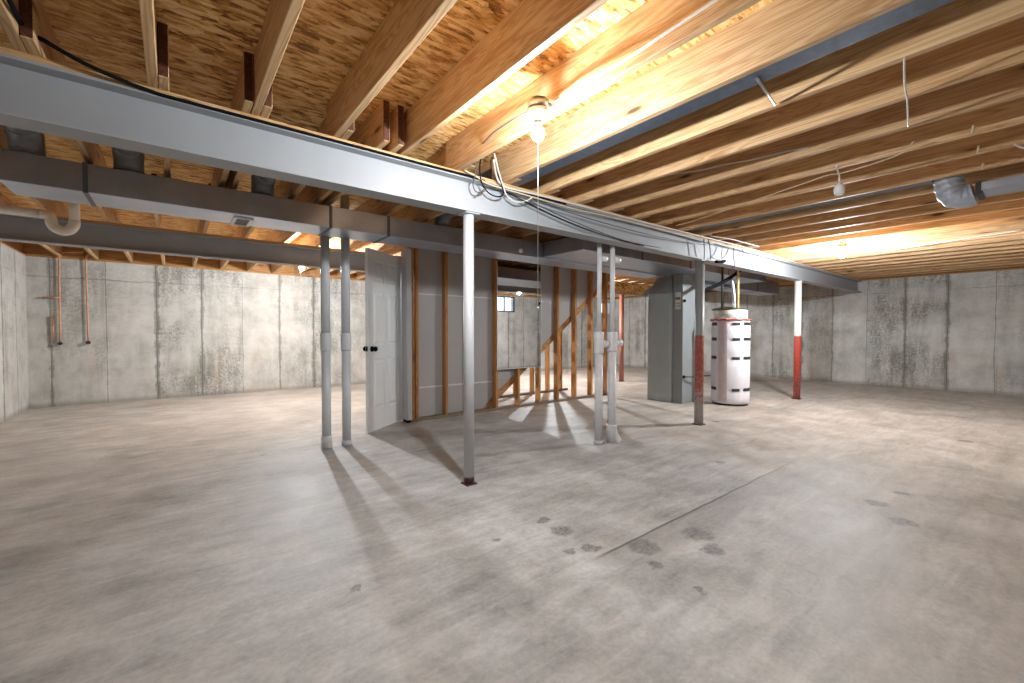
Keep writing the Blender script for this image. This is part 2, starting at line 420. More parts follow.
# ---------------------------------------------------------------- ceiling joists
def joist_mesh(y0, y1):
    b = MB(); e = .019
    b.box(-e, e, y0, y1, 0, ZT - ZJ)
    b.mi[2] = 1   # end facing the camera
    b.mi[3] = 1
    o = b.build('ceiling_joist', ['pine_along_y', 'end_grain'], loc=(0, 0, 0))
    bv = o.modifiers.new('Bevel', 'BEVEL'); bv.width = .003; bv.segments = 1
    return o
J1 = joist_mesh(YN + .005, 2.722); first = True
BULBK = 4
for k in range(-3, 29):
    o = J1 if first else J1.copy()
    if not first: C.objects.link(o)
    first = False
    o.location = (-.04 - .019 + .4055 * k, 0, ZJ)
    if k == BULBK: lab = 'pine ceiling joist that carries the bright bulb nearest the camera'
    elif k < BULBK: lab = 'bare pine joist before the pale beam, %s one left of the nearest lit bulb' % ORD[BULBK - k]
    else: lab = 'bare pine joist before the pale beam, %s one right of the nearest lit bulb' % ORD[k - BULBK]
    tag(o, lab, 'joist', 'joists in front of the main beam')
J2 = joist_mesh(2.45, 5.02); first = True
xs2 = [-.04 + .002 + .019 + .4055 * k for k in range(-3, 29)]
xs2[6] = 1.089
xs2 = sorted(xs2 + [.304, .999])
for i, x in enumerate(xs2):
    o = J2 if first else J2.copy()
    if not first: C.objects.link(o)
    first = False
    o.location = (x, 0, ZJ)
    tag(o, 'bare joist between main beam and stud wall, %s from the left wall' % ORD[i + 1], 'joist', 'joists between the main beam and the stud wall')
J3 = joist_mesh(4.80, YB - .004); first = True
for i, k in enumerate(range(-3, 29)):
    o = J3 if first else J3.copy()
    if not first: C.objects.link(o)
    first = False
    o.location = (-.101 - .012 + .4004 * k, 0, ZJ)
    tag(o, 'bare joist resting on the back concrete wall, %s from the left wall' % ORD[i + 1], 'joist', 'joists at the back wall')

# ---------------------------------------------------------------- steel beams
def ibeam(yf, x0, x1, zb, zt, w, name, label):
    b = MB(); ft = .013; tw = .009; yc = yf + w / 2
    poly = [(yf, zb), (yf + w, zb), (yf + w, zb + ft), (yc + tw / 2, zb + ft), (yc + tw / 2, zt - ft), (yf + w, zt - ft), (yf + w, zt),
            (yf, zt), (yf, zt - ft), (yc - tw / 2, zt - ft), (yc - tw / 2, zb + ft), (yf, zb + ft)]
    # wide-flange section built as three plates of one mesh
    b.prism([(yf, zb), (yf + w, zb), (yf + w, zb + ft), (yf, zb + ft)], 'x', x0, x1)
    b.prism([(yf, zt - ft), (yf + w, zt - ft), (yf + w, zt), (yf, zt)], 'x', x0, x1)
    b.prism([(yc - tw / 2, zb + ft), (yc + tw / 2, zb + ft), (yc + tw / 2, zt - ft), (yc - tw / 2, zt - ft)], 'x', x0, x1)
    return tag(b.build(name, 'beam_paint', bevel=.0015), label, 'beam')
BZ0, BZ1 = 1.968, 2.205
ibeam(2.572, XL, XR, BZ0, BZ1, .145, 'steel_beam', 'pale grey steel beam running across the whole room on round posts')
ibeam(5.985, XL, XR, BZ0, BZ1, .145, 'steel_beam', 'darker steel beam at the back, behind the duct and the lit rear bulb')
tag(MB().box(XL, XR, 2.585, 2.705, BZ1, ZJ).build('nailer_plank', 'pine_along_x'), 'pine plank laid flat on top of the pale front beam', 'plank')
tag(MB().box(XL, XR, 5.998, 6.118, BZ1, ZJ).build('nailer_plank', 'pine_along_x'), 'pine plank laid flat on top of the rear beam', 'plank')

# ---------------------------------------------------------------- posts
def post(x, y, r, zt, mat, label, name='steel_post'):
    t = thing(name, label, 'post', (x, y, 0), 'round steel posts')
    MB().lathe((x, y, .008), [(r, 0), (r, zt - .016)], 28).build('shaft', mat, t)
    MB().box(x - r * 1.5, x + r * 1.5, y - .06, y + .06, zt - .008, zt).build('cap_plate', mat, t)
    MB().box(x - r * 1.15, x + r * 1.15, y - r * 1.15, y + r * 1.15, 0, .008).build('base_plate', 'rust', t)
    return t
post(1.688, 2.6445, .039, BZ0, 'post_white_rust', 'white round post with rusty foot, nearest the camera')
post(4.965, 2.6445, .052, BZ0, 'post_grey_red', 'grey post with worn red lower half before the furnace')
post(8.149, 2.6445, .052, BZ0, 'post_white_red', 'post with white top and bright red lower half right of the water heater')
post(7.945, 6.0575, .05, BZ0, 'post_rust', 'rust-orange post under the rear beam left of the furnace')

# ---------------------------------------------------------------- white drain pipes
def drain(x, y, zt, r, rc, label, mat, zc, foot, group, side=False):
    t = thing('drain_pipe', label, 'pipe', (x, y, 0), group)
    top = .56 if side else 1.0
    MB().lathe((x, y, .0), [(r * 1.0, 0), (r, zc[0])], 24).build('lower_pipe', mat, t)
    MB().lathe((x, y, zc[0] - .01), [(rc * .96, 0), (rc, .006), (rc, zc[1] - zc[0] + .02), (rc * .96, zc[1] - zc[0] + .026)], 24).build('coupling', mat, t)
    MB().lathe((x, y, zc[1]), [(r * top, 0), (r * top, zt - zc[1])], 24).build('upper_pipe', mat, t)
    if side:
        p = MB().tube([(x + r * .6, y - .02, (zc[0] + zc[1]) / 2 - .01), (x + rc + .045, y - .035, (zc[0] + zc[1]) / 2 - .01)], .036, 20)
        p.build('cleanout_plug', mat, t)
        q = MB().tube([(x + r * .3, y - .01, 1.84), (x + .075, y - .03, 1.84)], .03, 18); q.build('top_elbow', mat, t)
    if foot == 'elbow':
        MB().lathe((x, y, .0), [(rc, .0), (rc, .17), (rc * .95, .18)], 24).build('base_hub', mat, t)
        MB().tube(smooth([(x + .005, y - .005, .14), (x + .02, y - .022, .07), (x + .045, y - .05, .0)], 4), r * .98, 18).build('base_elbow', mat, t)
    else:
        MB().lathe((x, y, .0), [(rc * .98, 0), (rc * .98, foot), (rc * .92, foot + .006)], 24).build('base_hub', mat, t)
    return t
drain(1.135, 4.29, 2.20, .041, .049, 'left of the two grey-white drain pipes beside the open door', 'pvc_grey', (.945, 1.09), .12, 'drain pipes left of the door')
drain(1.322, 4.29, 2.43, .041, .049, 'right of the two grey-white drain pipes, closest to the open door', 'pvc_grey', (.945, 1.09), .05, 'drain pipes left of the door')
drain(3.315, 2.80, 2.25, .040, .049, 'left white drain pipe of the pair before the stair framing, straight foot', 'pvc_white', (.91, 1.10), .03, 'drain pipes before the stairs', True)
drain(3.468, 2.76, 2.25, .042, .053, 'right white drain pipe of the pair before the stair framing, bent foot', 'pvc_white', (.93, 1.10), 'elbow', 'drain pipes before the stairs', True)

# ---------------------------------------------------------------- ducts
def rect_duct(name, label, x0, x1, y0, y1, z0, z1, seams, mat='galvanised', sides='x'):
    t = thing(name, label, 'duct', ((x0 + x1) / 2, (y0 + y1) / 2, z0))
    MB().box(x0, x1, y0, y1, z0, z1).build('duct_body', mat, t, bevel=.003)
    for x in seams:
        b = MB(); e = .006; w = .012
        b.box(x - w, x + w, y0 - e, y0, z0 - e, z1 + e).box(x - w, x + w, y1, y1 + e, z0 - e, z1 + e)
        b.box(x - w, x + w, y0, y1, z0 - e, z0)
        b.build('joint_cleat', 'cleat_grey', t)
    return t
tr = rect_duct('supply_duct', 'long dark sheet metal trunk duct hanging behind the pale beam', -.79, 6.10, 3.82, 4.19, 2.0, 2.18, [-.425, 1.06, 1.57])
b = MB(); x0, x1, y0, y1 = .375, .505, 3.90, 4.175; e = .012
b.box(x0, x0 + .022, y0, y1, 2.0 - e, 2.0).box(x1 - .022, x1, y0, y1, 2.0 - e, 2.0).box(x0 + .022, x1 - .022, y0, y0 + .02, 2.0 - e, 2.0).box(x0 + .022, x1 - .022, y1 - .02, y1, 2.0 - e, 2.0)
reg = b.build('register_frame', 'vinyl_white', tr)
MB().box(x0 + .022, x1 - .022, y0 + .02, y1 - .02, 1.996, 2.0).build('opening_dark_sheet', 'dark_iron', reg)  # dark sheet painted in for the shade inside the register
MB().lathe((0, 0, 0), [(.022, 0), (.028, .006), (.024, .02), (.010, .028)], 20)
cap = MB(); cap.tube([(3.14, 3.82, 2.05), (3.14, 3.80, 2.05), (3.14, 3.79, 2.05)], .027, 18, radii=[.027, .026, .016]); cap.build('round_cap', 'porcelain', tr)
# wide trunk with mitred left end feeding from the furnace
t = thing('plenum_duct', 'wide dark sheet metal duct box between the beam and the furnace', 'duct', (5.8, 3.5, 2.02))
MB().prism([(3.52, 3.20), (8.30, 3.20), (8.30, 3.815), (3.50, 3.815)], 'z', 2.015, 2.185).build('duct_body', 'galvanised', t, bevel=.003)
for x in (4.6, 5.75, 6.9): MB().box(x - .013, x + .013, 3.194, 3.2, 2.01, 2.19).build('joint_cleat', 'cleat_grey', t)
rect_duct('return_duct', 'flat dark duct beyond the water heater running to the right wall', 6.75, 10.75, 3.86, 4.30, 1.965, 2.232, [8.4, 9.6])
# round branch ducts: elbow out of the trunk and run in a joist bay
def branch(x, label, mat, y0=3.25, r=.080, dx=0.0):
    t = thing('round_duct', label, 'duct', (x, 3.98, 2.18), 'round branch ducts on the trunk')
    zc = 2.362
    pts = [(x, 3.99, 2.19), (x, 3.99, 2.24), (x, 3.965, 2.31), (x, 3.91, 2.35), (x, 3.84, zc)]
    MB().tube(smooth(pts, 5), r, 24).build('elbow', mat, t)
    MB().tube([(x, 3.84, zc), (x + dx, y0, zc)], r * .985, 24).build('straight_pipe', mat, t)
    for p, q in ((((x, 3.985, 2.215)), (0, .1, 1)), (((x, 3.945, 2.325)), (0, 1, .8)), (((x, 3.83, zc)), (0, 1, 0))):
        v = Vector(q).normalized(); c = Vector(p)
        MB().tube([c - v * .008, c + v * .008], r * 1.05, 24).build('crimp_ring', mat, t)
branch(-.70, 'round duct elbow between trunk and beam at the left picture edge', 'galvanised_dull')
branch(-.225, 'round duct elbow between trunk and beam, second from the left picture edge', 'galvanised_dull')
branch(.58, 'dark round duct elbow above the trunk near the left drain pipes', 'galvanised_dull')
branch(2.215, 'round duct elbow rising from the trunk just left of the nearest white post', 'galvanised_dull')

# galvanised duct in the joist bay right of the bulb
t = thing('bay_duct', 'blue grey galvanised duct tucked between joists right of the nearest bulb', 'duct', (2.07, .2, 2.2))
MB().box(1.975, 2.10, YN + .02, 3.15, 2.237, 2.40).build('duct_body', 'galvanised_blue', t, bevel=.003)
MB().tube([(2.03, .83, 2.232), (2.33, .87, 2.230)], .007, 8).build('hanger_strap', 'galvanised_bright', t)
t = thing('bay_duct', 'flat galvanised duct between joists leading to the wrapped duct elbow', 'duct', (4.55, 1.5, 2.23))
MB().box(4.40, 4.66, .60, 2.56, 2.268, 2.40).build('duct_body', 'galvanised_bay', t, bevel=.003)
MB().box(4.42, 4.68, YN + .03, .33, 2.10, 2.155).build('tail_run', 'galvanised', t, bevel=.003)
MB().box(4.44, 4.68, .325, .36, 2.085, 2.165).build('end_collar', 'dark_iron', t, bevel=.004)
wb = MB(); pts = smooth([(4.56, .505, 2.36), (4.56, .505, 2.27), (4.56, .50, 2.19), (4.56, .475, 2.125), (4.56, .425, 2.105), (4.56, .37, 2.115)], 5)
wb.tube(pts, .1, 28, radii=[.082 + .005 * math.sin(i * 2.1) for i in range(len(pts))])
wr = wb.build('wrapped_elbow', 'foil', t)
dt = bpy.data.textures.new('crinkle', 'CLOUDS'); dt.noise_scale = .035
sm_ = wr.modifiers.new('Subdivision', 'SUBSURF'); sm_.levels = 2; sm_.render_levels = 2
dm = wr.modifiers.new('Crinkle', 'DISPLACE'); dm.texture = dt; dm.strength = .009; dm.texture_coords = 'LOCAL'

# ---------------------------------------------------------------- furnace
t = thing('furnace', 'tall grey furnace cabinet standing behind the grey and red post', 'furnace', (6.4, 3.87, 0))
MB().box(6.15, 6.68, 3.735, 4.165, 0, 1.745).build('cabinet', 'furnace_grey', t, bevel=.006)
MB().box(6.19, 6.68, 3.565, 3.73, 0, 2.013).build('side_cabinet', 'furnace_dark', t, bevel=.005)
for z0, z1 in ((.03, .56), (.575, 1.06), (1.075, 1.725)):
    MB().box(6.143, 6.150, 3.76, 4.15, z0, z1).build('access_panel', 'furnace_grey', t, bevel=.003)
pl = MB()
a = [(6.16, 3.74, 1.745), (6.67, 3.74, 1.745), (6.67, 4.16, 1.745), (6.16, 4.16, 1.745)]
c2 = [(6.20, 3.76, 1.998), (6.64, 3.76, 1.998), (6.64, 4.02, 1.998), (6.20, 4.02, 1.998)]
pl.add(a + c2, [(0, 1, 2, 3), (7, 6, 5, 4), (0, 4, 5, 1), (1, 5, 6, 2), (2, 6, 7, 3), (3, 7, 4, 0)])
pl.build('plenum', 'furnace_dark', t)
lb = MB().box(6.184, 6.19, 3.60, 3.69, 1.47, 1.74).build('label_plate', 'label_paper', t)
for y0, y1, z0, z1 in ((3.605, 3.685, 1.62, 1.66), (3.61, 3.68, 1.56, 1.57), (3.61, 3.68, 1.52, 1.53)):
    MB().box(6.182, 6.184, y0, y1, z0, z1).build('label_print', 'label_ink', lb)
MB().tube([(6.215, 3.567, 1.60), (6.215, 3.54, 1.60)], .022, 12).build('cable_gland', 'black_plastic', t)
MB().tube([(6.215, 3.567, .42), (6.215, 3.54, .42)], .022, 12).build('drain_stub', 'black_plastic', t)
# condensate line running along the floor to the heater side
tag(MB().tube(smooth([(6.215, 3.525, .42), (6.40, 3.44, .425), (6.75, 3.40, .42)], 4), .012, 8).build('condensate_hose', 'cable_grey'), 'thin grey hose from the furnace foot behind the grey and red post', 'hose')

# ---------------------------------------------------------------- water heater
hx, hy = 6.79, 3.115
t = thing('water_heater', 'round water heater in a white insulating blanket with tape bands', 'water heater', (hx, hy, 0))
prof = [(.255, .03), (.266, .05), (.272, .10), (.268, .21), (.262, .235), (.268, .26), (.273, .45), (.272, .69), (.264, .715), (.270, .74), (.272, .97), (.264, 1.0), (.270, 1.03), (.272, 1.20), (.262, 1.235), (.268, 1.27), (.270, 1.30), (.255, 1.312)]
MB().lathe((hx, hy, 0), prof, 48).build('blanket', 'blanket', t)
MB().lathe((hx, hy, 0), [(.25, 0), (.25, .03)], 40).build('base_pan', 'dark_iron', t)
MB().lathe((hx, hy, 0), [(.235, 1.30), (.235, 1.44), (.222, 1.46), (.17, 1.475), (.06, 1.483)], 40).build('tank_top', 'tank_enamel', t)
MB().lathe((hx, hy, 0), [(.236, 1.455), (.242, 1.462), (.236, 1.472), (.2, 1.476)], 40, closed=False).build('top_rim', 'dark_iron', t)
b = MB(); N = 40
rb = [(hx + (.277 + .006 * math.sin(i * 2.7)) * math.cos(2 * PI * i / N), hy + (.277 + .006 * math.sin(i * 2.7)) * math.sin(2 * PI * i / N), 1.302 + .006 * math.sin(i * 1.9)) for i in range(N + 1)]
b.tube(rb, .014, 8); b.build('red_tape_band', 'tape_red', t)
def patch(z, a0, a1, h, mat, name, rr=.276):
    b = MB(); n = 6; vs = []
    for i in range(n + 1):
        a = math.radians(a0 + (a1 - a0) * i / n)
        for dz, dr in ((0, .0), (h, .0), (h, -.02), (0, -.02)):
            vs.append((hx + (rr + dr) * math.cos(a), hy + (rr + dr) * math.sin(a), z + dz))
    fs = [(i * 4 + j, i * 4 + (j + 1) % 4, (i + 1) * 4 + (j + 1) % 4, (i + 1) * 4 + j) for i in range(n) for j in range(4)] + [(0, 1, 2, 3), tuple(n * 4 + j for j in (3, 2, 1, 0))]
    b.add(vs, fs, 0); b.build(name, mat, t)
A0 = math.degrees(math.atan2(-hy, -hx))      # direction towards the camera
for z in (1.215, .985, .70, .225):
    patch(z, A0 - 72, A0 - 45, .048, 'tape_silver', 'tape_strip'); patch(z, A0 + 5, A0 + 28, .040, 'tape_silver', 'tape_strip'); patch(z + .004, A0 + 42, A0 + 78, .042, 'tape_silver', 'tape_strip')
patch(.06, A0 - 36, A0 - 8, 1.22, 'blanket_seam', 'seam_strip', .2775)
MB().tube([(6.605, 3.16, 1.45), (6.605, 3.16, 2.3)], .016, 10).build('gas_pipe', 'dark_iron', t)
MB().tube(smooth([(hx, 3.055, 1.47), (hx, 3.075, 1.75), (hx - .02, 3.11, 2.02), (hx - .03, 3.11, 2.3)], 5), .024, 12).build('flexible_pipe', 'galvanised_bright', t)
MB().tube([(hx + .01, 3.012, 1.47), (hx + .01, 3.014, 2.10), (hx + .01, 3.02, 2.25)], .017, 10).build('water_pipe', 'cpvc', t)
MB().tube(smooth([(hx - .16, 3.33, 1.46), (hx - .05, 3.22, 1.50), (hx + .03, 3.10, 1.49)], 4), .011, 8).build('vent_fitting', 'dark_iron', t)
tag(MB().tube(smooth([(5.92, 3.17, 1.69), (6.10, 3.12, 1.745), (6.365, 3.10, 1.823), (6.70, 3.06, 1.963), (6.98, 3.02, 2.12), (7.05, 2.99, 2.24)], 6), .026, 10).build('black_hose', 'black_plastic'), 'black flexible hose curving up to the beam left of the heater pipes', 'hose')

# ---------------------------------------------------------------- stair wall framing
YS0, YS1 = 4.90, 4.989
rights = [2.81, 3.21, 3.62, 4.025, 4.44, 4.835, 5.24, 5.64, 6.02]
plate = tag(MB().box(2.28, 6.03, YS0, YS1, 0, .036).build('bottom_plate', 'plate_grey'), 'flat timber plate on the floor under the stud wall by the stairs', 'plank')
tag(MB().box(2.28, 6.03, YS0, YS1, 2.198, 2.234).build('top_plate', 'pine_along_x'), 'timber top plate of the stud wall, above the trunk duct', 'plank')
def stud(x1, y0, y1, z0, z1):
    return MB().box(x1 - .038, x1, y0, y1, z0, z1).build('wall_stud', 'pine_along_z', bevel=.002)
slab = ['bare wall stud in front of the grey drywall, just left of the nearest white post', 'bare wall stud hidden behind the nearest white post', 'bare wall stud along the left edge of the mirror',
        'bare wall stud under the middle of the mirror', 'bare wall stud along the right edge of the mirror', 'first bare wall stud clear of the mirror to its right',
        'second bare wall stud clear of the mirror to its right', 'bare wall stud directly left of the white drain pipe pair', 'bare wall stud seen between and behind the white drain pipe pair']
for x, lb in zip(rights, slab): tag(stud(x, YS0, YS1, .036, 2.198), lb, 'stud', 'studs of the stair wall')
t = thing('corner_post', 'doubled timber post right of the white door jamb', 'post', (2.34, 4.945, .036))
for x in (2.335, 2.392): MB().box(x - .038, x, YS0, YS1, .036, 2.198).build('post_stud', 'pine_along_z', t, bevel=.002)
# drywall on the stair side of the studs, cut along the stair slope
ZS = lambda x: .205 + .76 * (x - 3.62)
t = thing('drywall', 'grey drywall sheets behind the studs left of the mirror and over the stairs', 'drywall', (4, 4.995, 0))
MB().prism([(2.40, .02), (3.40, .02), (3.62, ZS(3.62) + .02), (3.88, .405), (2.40, .405)], 'y', 4.99, 5.002).build('lower_sheet', 'drywall_grey', t)
MB().prism([(2.40, .411), (3.89, .411), (5.45, 1.595), (2.40, 1.595)], 'y', 4.99, 5.002).build('middle_sheet', 'drywall_grey', t)
MB().prism([(2.40, 1.601), (5.46, 1.601), (6.10, ZS(6.10)), (6.25, 2.195), (2.40, 2.195)], 'y', 4.99, 5.002).build('upper_sheet', 'drywall_grey', t)
MB().box(2.40, 3.60, 4.988, 4.99, .398, .418).build('seam_tape', 'joint_tape', t)
MB().box(2.40, 3.60, 4.988, 4.99, 1.592, 1.606).build('seam_tape', 'joint_tape', t)
# mirror on the studs
t = thing('mirror', 'large frameless mirror hung on the studs, reflecting a basement window', 'mirror', (4.02, 4.89, .582))
MB().box(3.605, 4.432, 4.8935, 4.899, .585, 2.12).build('glass', 'mirror_glass', t)
b = MB(); b.box(3.600, 3.605, 4.889, 4.899, .58, 2.12).box(4.432, 4.437, 4.889, 4.899, .58, 2.12).box(3.605, 4.432, 4.889, 4.899, .58, .585)
b.build('edge_trim', 'vinyl_white', t)
# staircase rising to the right behind the wall
t = thing('staircase', 'rough wooden staircase rising to the right behind the stud wall', 'stairs', (4.6, 5.4, 0))
for y in (5.005, 5.745):
    xa, xb = 3.38, 6.30
    MB().prism([(xa, .0), (xa + .14, .0), (xb, ZS(xb) - .13), (xb, ZS(xb)), (xa, .035)], 'y', y, y + .038).build('stringer', 'stair_wood', t)
for i in range(11):
    x = 3.46 + .25 * i; z = .19 * (i + 1) - .035
    if z > 2.1: break
    MB().box(x, x + .26, 5.043, 5.745, z, z + .036).build('tread', 'stair_wood', t)
tag(MB().box(3.4, 5.95, 5.79, 5.879, 0, .036).build('bottom_plate', 'plate_grey'), 'floor plate of the rear stair wall, seen under the stairs', 'plank')
rl = ['lowest', 'second lowest', 'middle', 'second tallest', 'tallest']
for i, x in enumerate((4.245, 4.70, 5.09, 5.47, 5.80)):
    tag(stud(x, 5.79, 5.879, .036, max(.3, ZS(x) - .26)), '%s of the yellowish short studs under the rear side of the stairs' % rl[i], 'stud', 'short studs under the stairs')
# light-coloured OSB fixed in front of the rear beam left of the furnace
tag(MB().prism([(6.55, 1.985), (8.55, 1.985), (8.95, 2.23), (6.55, 2.23)], 'y', 5.955, 5.968).build('osb_panel', 'osb'), 'golden OSB strip fixed in front of the rear beam beside the furnace top', 'panel')

# ---------------------------------------------------------------- door in the stair wall return
t = thing('door_frame', 'white door jamb at the open door beside the doubled timber post', 'door frame', (2.25, 5.0, 0))
MB().box(2.225, 2.290, 4.885, 5.03, .035, 2.13).build('jamb', 'jamb_white', t, bevel=.002)
MB().box(2.232, 2.288, 4.874, 4.884, .035, 2.13).build('casing', 'jamb_white', t)
MB().box(2.235, 2.282, 4.895, 5.02, .0, .035).build('jamb_foot', 'black_plastic', t)
A = Vector((2.235, 5.062, 0)); Bp = Vector((1.657, 4.656, 0)); ang = math.atan2(Bp.y - A.y, Bp.x - A.x); Wd = (Bp - A).length
door = thing('panel_door', 'open white six-panel door with black knobs beside the drain pipes', 'door', (A.x, A.y, .012))
door.rotation_euler = (0, 0, ang)
H = 2.02; th = .0175
b = MB()
xs = [0, .105, .305, .405, .615, Wd]; st = .1
cols_ = [(.10, Wd / 2 - .042), (Wd / 2 + .042, Wd - .10)]
rows_ = [(.24, .80), (.96, 1.55), (1.66, 1.90)]
# rails and stiles
b.box(0, .10, -th, th, 0, H).box(Wd - .10, Wd, -th, th, 0, H).box(Wd / 2 - .042, Wd / 2 + .042, -th, th, 0, H)
for z0, z1 in ((0, .24), (.80, .96), (1.55, 1.66), (1.90, H)):
    for c0, c1 in cols_: b.box(c0, c1, -th, th, z0, z1)
b.build('door_leaf', 'door_white', door, local=True, bevel=.003)
for c0, c1 in cols_:
    for z0, z1 in rows_:
        p = MB(); p.box(c0, c1, -.003, .003, z0, z1)
        for sgn in (-1, 1):
            i = .014; j = .046
            o_ = [(c0 + i, .003 * sgn, z0 + i), (c1 - i, .003 * sgn, z0 + i), (c1 - i, .003 * sgn, z1 - i), (c0 + i, .003 * sgn, z1 - i)]
            n_ = [(c0 + j, .0165 * sgn, z0 + j), (c1 - j, .0165 * sgn, z0 + j), (c1 - j, .0165 * sgn, z1 - j), (c0 + j, .0165 * sgn, z1 - j)]
            p.add(o_ + n_, [(0, 1, 5, 4), (1, 2, 6, 5), (2, 3, 7, 6), (3, 0, 4, 7), (4, 5, 6, 7)])
        p.build('raised_panel', 'door_white', door, local=True)
for sgn in (-1, 1):
    k = MB(); kx, kz = Wd - .065, .915
    k.tube([(kx, sgn * th, kz), (kx, sgn * (th + .008), kz)], .031, 18)
    k.tube([(kx, sgn * (th + .008), kz), (kx, sgn * (th + .03), kz)], .011, 12)
    k.tube([(kx, sgn * (th + .026), kz), (kx, sgn * (th + .035), kz), (kx, sgn * (th + .05), kz), (kx, sgn * (th + .062), kz), (kx, sgn * (th + .066), kz)], .027, 18, radii=[.014, .025, .029, .024, .010])
    k.build('door_knob', 'black_plastic', door, local=True)
MB().box(Wd - .001, Wd + .0015, -.012, .012, .89, .945).build('latch_plate', 'black_plastic', door, local=True)
for z in (.24, 1.80):
    h = MB(); h.tube([(-.008, -.022, z), (-.008, -.022, z + .10)], .009, 10); h.box(-.002, .0005, -.022, .012, z, z + .10)
    h.build('hinge', 'nickel', door, local=True)

# ---------------------------------------------------------------- bare bulbs
def bulb(x, y, joist_side, label, z_str, glow, mount=True):
    t = thing('ceiling_bulb', label, 'lamp', (x, y, 2.06), 'bare bulbs under the joists')
    if mount:
        bx = MB(); n = 8; bx.lathe((x, y, 2.195), [(.052, 0), (.052, .052)], 8); o = bx.build('junction_box', 'nickel', t)
        MB().box(min(x, joist_side), max(x, joist_side), y - .02, y + .02, 2.247, 2.252).build('bracket', 'nickel', t)
    MB().lathe((x, y, 2.150), [(.026, 0), (.034, .01), (.056, .028), (.058, .045)], 28).build('lamp_holder', 'porcelain', t)
    MB().lathe((x, y, 2.052), [(.003, 0), (.014, .002), (.024, .010), (.0295, .024), (.030, .038), (.0285, .046), (.0268, .055)], 24).build('bulb', glow, t)
    MB().lathe((x, y, 2.052), [(.0272, .055), (.020, .074), (.015, .086), (.014, .098)], 24).build('added_collar', 'porcelain', t)  # opaque upper part added to cut the glow thrown up at the joists
    if z_str:
        sx, sy = x - .026, y - .029
        s_ = MB().tube([(sx, sy, 2.165), (sx + .001, sy, (2.15 + z_str) / 2), (sx, sy, z_str)], .0015, 6).build('pull_string', 'cord_white', t)
        MB().lathe((sx, sy, z_str - .02), [(.002, 0), (.006, .004), (.006, .014), (.003, .02)], 10).build('pull_knob', 'cord_white', s_)
    return t
bulb(1.420, 1.59, 1.525, 'lit bare bulb with long pull string in front of the pale beam', 1.235, 'glow_near')
bulb(6.640, 1.675, 6.79, 'lit bare bulb high on the right near the far end of the beam', 0, 'glow_right')
bulb(1.540, 7.07, 1.66, 'lit bare bulb shining beside the rear beam left of the drain pipes', 1.73, 'glow_back')
bulb(6.66, 7.02, 6.50, 'lit bare bulb at the back behind the stair wall', 0, 'glow_stairs')

# ---------------------------------------------------------------- wires, cables and small pipes
def wire(pts, r, mat, label, name='cable', cat='cable', k=6, n=8, group=None):
    return tag(MB().tube(smooth(pts, k), r, n).build(name, mat), label, cat, group or ('loose cables' if cat == 'cable' else None))
wire([(-.417, 1.75, 2.236), (-.425, 2.2, 2.245), (-.437, 2.5, 2.293), (-.384, 2.51, 2.269), (-.301, 2.515, 2.236), (-.227, 2.53, 2.220), (-.149, 2.55, 2.212), (-.07, 2.562, 2.206), (.03, 2.568, 2.203), (.5, 2.569, 2.205), (1.2, 2.568, 2.206), (1.72, 2.562, 2.206), (1.85, 2.555, 2.18), (2.6, 2.56, 2.19)], .0085, 'black_plastic', 'thick black cable swooping onto the pale beam at the upper left')
wire([(.05, 2.578, 2.215), (.6, 2.58, 2.212), (1.1, 2.576, 2.216), (1.62, 2.574, 2.214)], .006, 'cable_beige', 'thin beige cable lying along the beam edge left of the nearest post')
wire([(1.74, 2.40, 2.29), (1.80, 2.47, 2.26), (1.88, 2.535, 2.215), (1.98, 2.553, 2.192), (2.3, 2.555, 2.20), (3.0, 2.552, 2.205), (3.9, 2.555, 2.212), (5.0, 2.55, 2.225), (6.2, 2.55, 2.235), (7.6, 2.555, 2.22), (9.3, 2.555, 2.21)], .0075, 'cable_white', 'white cable running along the top of the beam towards the far wall')
wire([(1.60, 2.555, 2.235), (1.70, 2.548, 2.21), (1.80, 2.548, 2.18), (2.1, 2.552, 2.175), (2.7, 2.556, 2.165), (3.4, 2.556, 2.178), (4.3, 2.556, 2.180), (5.1, 2.556, 2.175)], .006, 'cable_beige', 'beige cable sagging just below the white one on the beam')
wire([(1.98, 2.545, 2.165), (2.15, 2.55, 2.14), (2.45, 2.552, 2.09), (2.85, 2.553, 2.035), (3.25, 2.554, 1.995), (3.55, 2.556, 1.985), (4.0, 2.556, 1.99)], .005, 'cable_grey', 'upper of two dark wires sloping down the beam face toward the white pipes')
wire([(1.95, 2.542, 2.155), (2.2, 2.55, 2.11), (2.55, 2.552, 2.05), (2.95, 2.553, 2.005), (3.3, 2.554, 1.982), (3.7, 2.556, 1.978)], .005, 'black_plastic', 'lower of two dark wires sloping down the beam face toward the white pipes')
wire([(2.1, 2.556, 2.155), (2.6, 2.557, 2.125), (3.2, 2.557, 2.105), (3.9, 2.557, 2.10), (4.6, 2.557, 2.12), (4.93, 2.553, 2.14)], .0045, 'cable_grey', 'thin grey wire sagging across the beam face left of the red-footed grey post')
